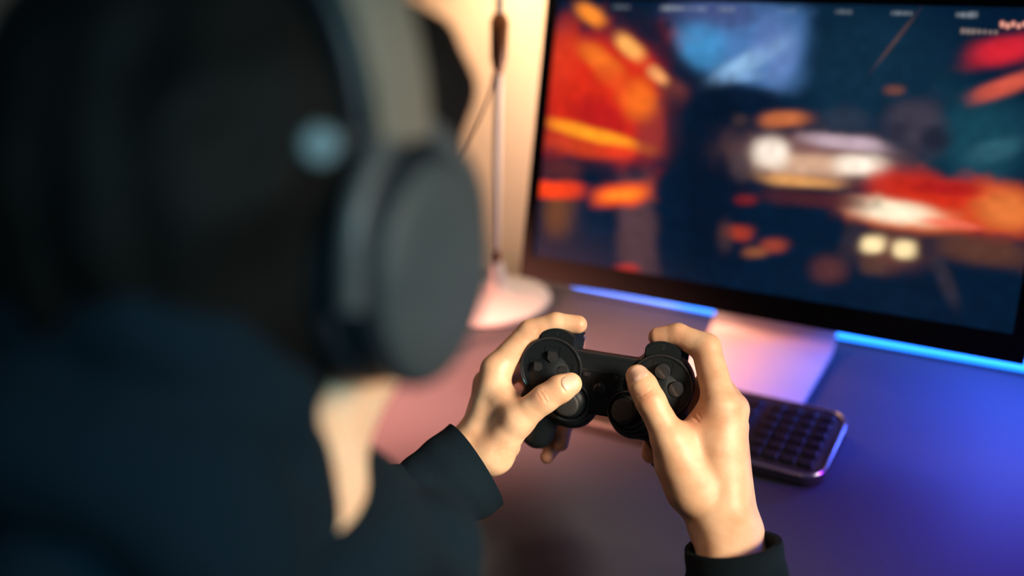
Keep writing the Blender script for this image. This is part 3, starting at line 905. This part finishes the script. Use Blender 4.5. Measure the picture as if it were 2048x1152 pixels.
person = empty('person', (X0, .28, 0), 'seated person in a dark hoodie and headphones gripping a game controller', 'person')
bv_, bq_ = surface_nets(body_sdf, (X0 - .30, .03, -.01), (X0 + .30, .83, 1.40), .008)
bm_all = bmesh.new()
parts = []
bmb = None
hands = []
for f, H, wr, el, ax in ((lf, LH, LWR, L_ELB, L_ax), (rf, RH, RWR, R_ELB, R_ax)):
    lo, hi = bounds(H, wr, ax)
    v, q = surface_nets(f, lo, hi, .0011)
    hands.append((v, q, wr + ax * CUT, ax))
me_all = bpy.data.meshes.new('body')
acc = bmesh.new()
def add_cut(v, q, planes):
    bm = bmesh.new()
    tmp = bpy.data.meshes.new('tmp')
    tmp.from_pydata([tuple(map(float, c)) for c in v], [], [tuple(map(int, f)) for f in q])
    bm.from_mesh(tmp); bpy.data.meshes.remove(tmp)
    for p, n, rad in planes:
        near = [vv for vv in bm.verts if (vv.co - Vector(p)).length < rad] if rad else bm.verts[:]
        es = set(); fs = set()
        for vv in near:
            es.update(vv.link_edges); fs.update(vv.link_faces)
        vset = set(near)
        for f_ in fs: vset.update(f_.verts); es.update(f_.edges)
        bmesh.ops.bisect_plane(bm, geom=list(vset) + list(es) + list(fs), plane_co=Vector(p), plane_no=Vector(n), clear_outer=False)
        # remove what lies beyond the plane near the arm
        kill = [vv for vv in bm.verts if (vv.co - Vector(p)).dot(Vector(n)) > 1e-6 and (not rad or (vv.co - Vector(p)).length < rad)]
        bmesh.ops.delete(bm, geom=kill, context='VERTS')
    tmp = bpy.data.meshes.new('tmp'); bm.to_mesh(tmp); bm.free()
    acc.from_mesh(tmp); bpy.data.meshes.remove(tmp)
add_cut(bv_, bq_, [(p + ax * .02, -ax, .09) for v, q, p, ax in hands])
for v, q, p, ax in hands:
    add_cut(v, q, [(p, ax, None)])
bmesh.ops.remove_doubles(acc, verts=[v for v in acc.verts if v.is_boundary], dist=1e-5)
for v, q, p, ax in hands:
    A = Vector(p); n = Vector(ax)
    es = [e for e in acc.edges if e.is_boundary and min((e.verts[0].co - A).length, (e.verts[1].co - A).length) < .09]
    try:
        bmesh.ops.bridge_loops(acc, edges=es)
    except Exception as ex:
        print('bridge', ex)
acc.to_mesh(me_all); acc.free()
body = link('body', me_all, 'skin', person)
# redder skin over finger joints, tips and the thumb webs
_co = np.empty(len(me_all.vertices) * 3, np.float32); me_all.vertices.foreach_get('co', _co); _co = _co.reshape(-1, 3)
_fl = np.zeros(len(_co))
for fx, fy, fz, fr, fw in ((1086, 792, .838, .010, .55), (1165, 652, .870, .009, .5), (1000, 850, .865, .016, .35), (1118, 772, .840, .008, .35), (1066, 660, .872, .012, .4),
                           (1122, 885, .915, .016, .6), (1096, 912, .918, .014, .6), (1020, 815, .862, .014, .25), (1290, 792, .810, .010, .6), (1390, 836, .818, .016, .6),
                           (1312, 676, .858, .012, .6), (1356, 676, .850, .012, .45), (1400, 720, .838, .012, .3), (1302, 903, .880, .014, .6), (1335, 965, .830, .022, .4), (1318, 915, .820, .016, .3), (1490, 812, .830, .010, .25)):
    _fl = np.maximum(_fl, fw * np.exp(-(((_co - W(fx, fy, fz)) ** 2).sum(1)) / fr ** 2))
me_all.attributes.new('flush', 'FLOAT', 'POINT').data.foreach_set('value', _fl.astype(np.float32))

# fingernails on the two thumbs and index tips
def nail(f, base, tip, nrm, w, sink=.0):
    base = np.asarray(base); tip = np.asarray(tip)
    t = tip - base; L = np.linalg.norm(t); t /= L
    n = nrm - t * (nrm @ t); n /= np.linalg.norm(n)
    s = np.cross(t, n); nu, nv = 13, 13; V = []; F = []
    for j in range(nv):
        for i in range(nu):
            u = i / (nu - 1) * 2 - 1; v = j / (nv - 1)
            half = w * (1 - .10 * (1 - v) - .10 * max(0, v - .6))
            vv = v - .13 * u * u * (1 - v) * -1 - (.16 * u * u if v > .5 else .16 * u * u * v * 2)
            p = base + s * half * u + t * L * vv
            q = surf(f, p, n)
            V.append(q + n * (.0008 - .0004 * u * u - (.0004 if j == 0 else 0)))
    V2 = [np.array(p) - n * .0009 for p in V]
    N = nu * nv
    for j in range(nv - 1):
        for i in range(nu - 1):
            a = j * nu + i
            F.append((a, a + 1, a + nu + 1, a + nu)); F.append((N + a, N + a + nu, N + a + nu + 1, N + a + 1))
    ring = [i for i in range(nu)] + [nu * j + nu - 1 for j in range(1, nv)] + [N - 1 - i for i in range(1, nu)] + [nu * j for j in range(nv - 2, 0, -1)]
    for a, b in zip(ring, ring[1:] + ring[:1]):
        F.append((a, N + a, N + b, b))
    bm = bmesh.new(); bv = [bm.verts.new(tuple(p)) for p in list(V) + list(V2)]
    for q in F:
        try: bm.faces.new([bv[i] for i in q])
        except ValueError: pass
    bmesh.ops.recalc_face_normals(bm, faces=bm.faces)
    return bm_obj('fingernail', bm, 'nail', body)
p0, p1 = W(1123, 771, .838), W(1155, 762, .842)
nail(lf, p0, p1, to_cam(p0) + .15 * (M @ np.array([0, -1, 0])), .0066)
p0, p1 = W(1282, 754, .815), W(1263, 729, .825)
nail(rf, p0, p1, to_cam(p0) + .75 * (M @ np.array([-.45, -.9, 0])), .0080)

# ------------------------------------------------------------------ hoodie
def fold(P, s, amp):
    x, y, z = P
    return amp * (np.sin(s * (x * .9 + z * 1.3) + 2.2 * np.sin(s * .45 * y + 1.1)) + .6 * np.sin(s * 1.7 * (y - z * .7) + 1.5 * np.sin(s * .6 * x)))
def hoodie_sdf(P):
    x, y, z = P
    A = (X0 + np.abs(x - X0), y, z)
    tor = chain(P, [((X0, .255, .995), .105), ((X0, .235, .85), .135), ((X0, .22, .66), .145), ((X0, .22, .56), .14)], .05)
    tor = smin(tor, cone(A, (X0 + .03, .255, 1.005), R_SH, .060, .064), .04)
    tor = smin(tor, cone(A, (X0 + .085, .25, .93), (X0 + .08, .23, .60), .10, .105), .05)
    tor = smin(tor, chain(A, [(R_SH, .070), (line(R_SH, R_ELB, .5), .062)], .03), .04)
    d = tor + fold(P, 38, .003)
    d = smax(d, -cone(P, (X0, .27, 1.05), (X0, .30, 1.30), .052, .070), .008)
    d = smin(d, chain(A, [(W(640, 1155, .53), .030), (W(735, 1150, .560), .030), (W(850, 1095, .56), .030), (W(800, 1230, .58), .036)], .012), .02)   # bunched collar front
    ring = np.sqrt((np.sqrt((x - X0) ** 2 + (y - .272) ** 2) - .061) ** 2 + (z - 1.066) ** 2) - .024      # neckband
    d = smin(d, ring, .012)
    return smax(d, -(z - .53), .006)
hoodie = sdf_obj('hoodie', hoodie_sdf, (X0 - .34, -.02, .50), (X0 + .34, .45, 1.16), .007, 'cloth', person)
hd1 = [W(a, b, c) for a, b, c in ((205, 605, .40), (290, 625, .395), (380, 690, .40), (480, 800, .42), (525, 930, .45), (545, 1060, .48), (590, 1190, .52))]
hr1 = [.029, .028, .027, .027, .027, .027, .027]
hd1[0][0] = X0
hd2 = [W(a, b, c) for a, b, c in ((110, 885, .40), (250, 905, .39), (385, 970, .39), (450, 1080, .40), (470, 1220, .42))]
hr2 = [.031, .030, .030, .030, .03]
hd2[0][0] = X0
def mir(p): return np.array([2 * X0 - p[0], p[1], p[2]])
def hood_sdf(P):
    x, y, z = P
    def one(P_):
        d = chain(P_, list(zip(hd1, hr1)), .02)
        return smin(d, chain(P_, list(zip(hd2, hr2)), .02), .005)
    d = one(P)
    Pm = (2 * X0 - x, y, z)
    d = smin(d, one(Pm), .02)
    d = smin(d, cone(P, (X0, .18, 1.10), (X0, .16, 1.00), .05, .055), .012)
    d = d + fold(P, 55, .0016)
    return smax(d, -ellipsoid(P, HEAD + [0, .0, .018], (.088, .112, .115)), .006)
sdf_obj('hood', hood_sdf, (X0 - .28, -.05, .86), (X0 + .28, .50, 1.33), .006, 'cloth', hoodie)

def sleeve(name, path, rad, squash, sdir, folds, seed, thick=.0028, m='cloth', bdir=None):
    """cloth tube with thickness; rad along the path, flattened along sdir"""
    P = [Vector(p) for p in path]; n = 64; rr = random.Random(seed)
    ph = [rr.uniform(0, 6.28) for _ in range(6)]
    outer = []; inner = []
    N = len(P)
    for i, p in enumerate(P):
        t = (P[min(i + 1, N - 1)] - P[max(i - 1, 0)]).normalized()
        s = Vector(sdir); s = (s - t * s.dot(t)).normalized(); b = t.cross(s)
        if bdir is not None: s = Vector(sdir).normalized(); b = Vector(bdir)
        ro, ri = [], []
        for k in range(n):
            a = 2 * math.pi * k / n
            w = folds * (math.sin(3 * a + ph[0] + i * .33) * .5 + math.sin(i * .9 + ph[1] + 1.3 * math.sin(a + ph[2])) * .8 + .4 * math.sin(5 * a + ph[3] - i * .5))
            r = rad[i] + w
            d = s * (math.cos(a) * r) + b * (math.sin(a) * r * squash)
            ro.append(p + d); ri.append(p + d * ((r - thick) / r))
        outer.append(ro); inner.append(ri)
    bm = bmesh.new()
    O = [[bm.verts.new(c) for c in r] for r in outer]; I = [[bm.verts.new(c) for c in r] for r in inner]
    for i in range(N - 1):
        for k in range(n):
            l = (k + 1) % n
            bm.faces.new((O[i][k], O[i][l], O[i + 1][l], O[i + 1][k])); bm.faces.new((I[i][l], I[i][k], I[i + 1][k], I[i + 1][l]))
    for i in (0, N - 1):
        for k in range(n):
            l = (k + 1) % n
            bm.faces.new((O[i][k], O[i][l], I[i][l], I[i][k]))
    bmesh.ops.recalc_face_normals(bm, faces=bm.faces)
    return bm_obj(name, bm, m, hoodie)
def lin(a, b, n): return [a + (b - a) * i / (n - 1) for i in range(n)]
# left: wide loose cuff seen from its open end
LC0 = W(952, 930, .885); LC1 = line(LC0, L_ELB, .26); LC2 = line(LC0, L_ELB, .55)
Ldir = W(1018, 1008, .885) - W(890, 857, .885)
sleeve('cuff', smooth_path([LC0, line(LC0, LC1, .5), LC1], 16), [.0430] * 4 + lin(.0425, .037, 12), .80, Ldir, .0008, 3, .004)
sleeve('sleeve', smooth_path([line(LC0, LC1, .93), LC2, L_ELB, line(L_ELB, L_SH, .5), L_SH], 60), lin(.0375, .044, 8) + lin(.046, .060, 22) + lin(.060, .072, 30), .95, Ldir, .0022, 5)
RC0 = W(1464, 1088, .793); RC1 = W(1474, 1165, .758)
Rdir = W(1555, 1066, .815) - W(1372, 1096, .815)
sleeve('cuff', smooth_path([RC0, line(RC0, RC1, .5), RC1, line(RC1, R_ELB, .2)], 16), [.0380] * 4 + lin(.0380, .0400, 12), .80, Rdir, .0006, 8, .004, bdir=M @ np.array([0, .04, 1.45]))
sleeve('sleeve', smooth_path([line(RC1, R_ELB, .19), line(RC1, R_ELB, .55), R_ELB, line(R_ELB, R_SH, .5), R_SH], 60), lin(.0365, .044, 8) + lin(.046, .060, 22) + lin(.060, .072, 30), .95, Rdir, .0022, 9)

# ------------------------------------------------------------------ trousers
def trouser_sdf(P):
    x, y, z = P
    A = (X0 + np.abs(x - X0), y, z)
    d = cone(P, (X0, .22, .62), (X0, .21, .56), .128, .125)
    d = smin(d, chain(A, [((X0 + .085, .22, .56), .105), ((X0 + .10, .60, .52), .075), ((X0 + .11, .60, .10), .055)], .03), .03)
    d = d + fold(P, 40, .002)
    return smax(smax(d, z - .66, .004), -(z - .085), .003)
sdf_obj('trousers', trouser_sdf, (X0 - .27, .04, .07), (X0 + .27, .72, .70), .010, 'jeans', person)

def shoe_sdf(P):
    d = chain(P, [((0, -.02, .06), .050), ((0, .06, .045), .045), ((.004, .155, .035), .040)], .03)
    return smax(d, -(P[2] - .001), .004)
sv_, sq_ = surface_nets(shoe_sdf, (-.07, -.09, -.01), (.07, .22, .14), .006)
for s in (-1, 1):
    mesh_obj('shoe', sv_ * [s, 1, 1], sq_ if s > 0 else sq_[:, ::-1], 'chair', person, True, Matrix.Translation((X0 + s * .112, .60, 0)))
# ------------------------------------------------------------------ hair
def hair_sdf(P):
    x, y, z = P
    h = HEAD
    d = ellipsoid(P, h + [0, -.004, .030], (.089, .114, .100))
    d = smin(d, ellipsoid(P, h + [0, -.045, -.035], (.070, .062, .070)), .03)
    d = smin(d, cone(P, h + [-.045, .078, .070], h + [.047, .078, .050], .034, .030), .025)      # fringe
    d = smin(d, cone(P, h + [.060, .060, .052], h + [.070, .058, .018], .020, .012), .02)        # lock at the temple
    d = d + .0022 * np.sin(95 * x + 6 * np.sin(22 * z)) * np.sin(40 * y + 1.2) + .0012 * np.sin(210 * x + 60 * y)
    face = ellipsoid(P, h + [0, .098, -.045], (.066, .060, .082))
    return smax(d, -face, .012)
sdf_obj('hair', hair_sdf, (X0 - .13, .12, 1.08), (X0 + .13, .50, 1.42), .005, 'hair', person)

# ------------------------------------------------------------------ headphones
hp = empty('headphones', (X0, .305, 1.22), 'black over-ear headphones with a grey-beige headband worn on the head', 'headphones')
CUPC = W(884, 547, .418)
cy0, cz0 = CUPC[1], CUPC[2]
TIP = math.radians(-10)
def oval(profile, ry, rz, n=56):
    """profile: (scale, x) rings of an oval cup, axis along x"""
    bm = bmesh.new(); rings = []
    for sc, x in profile:
        rings.append([bm.verts.new((x, sc * ry * math.cos(2 * math.pi * k / n), sc * rz * math.sin(2 * math.pi * k / n))) for k in range(n)])
    for a, b in zip(rings[:-1], rings[1:]):
        for k in range(n):
            l = (k + 1) % n; bm.faces.new((a[k], a[l], b[l], b[k]))
    bm.faces.new(rings[0]); bm.faces.new(rings[-1])
    bmesh.ops.recalc_face_normals(bm, faces=bm.faces)
    return bm
for s in (1, -1):
    sx = CUPC[0] - X0
    T = Matrix.Translation((X0 + s * sx, cy0, cz0)) @ Matrix.Rotation(TIP, 4, 'X') @ Matrix.Scale(s, 4, (1, 0, 0))
    def part(name, bm, m):
        if s < 0: bmesh.ops.reverse_faces(bm, faces=bm.faces)
        return bm_obj(name, bm, m, hp, True, T)
    part('outer_plate', oval([(.80, -.006), (.93, -.005), (.95, -.002), (.90, .0), (.5, .0008), (.05, .001)], .040, .049), 'hp_plate')
    part('ear_cup', oval([(.80, -.024), (.98, -.022), (1.0, -.016), (1.0, -.007), (.96, -.0035), (.9, -.0032)], .042, .051), 'hp_black')
    part('ear_cushion', oval([(.62, -.044), (.85, -.046), (.98, -.042), (1.04, -.034), (1.0, -.026), (.8, -.024)], .044, .053), 'hp_pad')
    # yoke arm from the cup up to the headband
    yk = smooth_path([(-.013, -.044, -.006), (-.013, -.040, .028), (-.016, -.020, .052), (-.018, 0, .060), (-.016, .020, .052), (-.013, .040, .028), (-.013, .044, -.006)], 40)
    part('yoke', tube(yk, .0065, 12), 'hp_yoke')
    if s > 0:
        hc = T.inverted() @ Vector(W(640, 290, .372)); hn = (T.inverted() @ Vector(CAM) - hc).normalized()
    part('hinge_bracket', tube([(-.018, -.006, .060), tuple(hc * .5 + Vector((-.018, -.006, .060)) * .5), tuple(hc - hn * .003)], .0055, 12), 'hp_black')
    part('hinge_screw', tube([tuple(hc - hn * .004), tuple(hc), tuple(hc + hn * .0015)], [.0075, .0075, .006], 24), 'hp_metal')
# headband: flat padded strip over the crown
n = 60; outer = []; PATH = []
rx, rz_top = (CUPC[0] - X0) - .018, 1.366
zb = cz0 + .055
for i in range(n + 1):
    a = math.pi * i / n
    xx = math.copysign(abs(math.cos(a)) ** .75, math.cos(a)) * rx; zz = zb + (rz_top - zb) * math.sin(a) ** .8
    PATH.append((X0 + xx, cy0 + .004 + .012 * math.sin(a), zz))
def band(path, w, th, off):
    bm = bmesh.new(); rings = []
    c = Vector((X0, cy0, zb))
    for i, p in enumerate(path):
        p = Vector(p); t = (Vector(path[min(i + 1, n)]) - Vector(path[max(i - 1, 0)])).normalized()
        yv = Vector((0, 1, 0)); yv = (yv - t * t.dot(yv)).normalized(); o = t.cross(yv)
        if o.dot(p - c) < 0: o = -o
        ring = []
        for k in range(16):
            a = 2 * math.pi * k / 16
            cy = math.copysign(abs(math.cos(a)) ** .5, math.cos(a)); cz = math.copysign(abs(math.sin(a)) ** .6, math.sin(a))
            ring.append(bm.verts.new(p + yv * (w / 2 * cy) + o * (off + th / 2 * cz)))
        rings.append(ring)
    for a, b in zip(rings[:-1], rings[1:]):
        for k in range(16):
            l = (k + 1) % 16; bm.faces.new((a[k], a[l], b[l], b[k]))
    bm.faces.new(rings[0]); bm.faces.new(rings[-1])
    bmesh.ops.recalc_face_normals(bm, faces=bm.faces)
    return bm
bm_obj('headband', band(PATH, .034, .007, .004), 'hp_band', hp)
bm_obj('headband_padding', band(PATH, .040, .014, -.007), 'hp_pad', hp)

# ------------------------------------------------------------------ seat under the person
st = empty('stool', (X0, .20, 0), 'dark upholstered seat on a pedestal under the seated person', 'stool')
sm_ = Matrix.Translation((X0, .24, 0))
bm_obj('seat', lathe([(0, .315), (.19, .315), (.215, .33), (.22, .365), (.205, .39), (.15, .40), (0, .40)], 40), 'chair', st, True, sm_)
bm_obj('pedestal', lathe([(0, .03), (.03, .03), (.03, .2), (.022, .2), (.022, .315), (0, .315)], 20), 'desk_leg', st, True, sm_)
bm_obj('base', lathe([(0, .0), (.22, .0), (.225, .012), (.20, .022), (.05, .04), (0, .04)], 40), 'desk_leg', st, True, sm_)
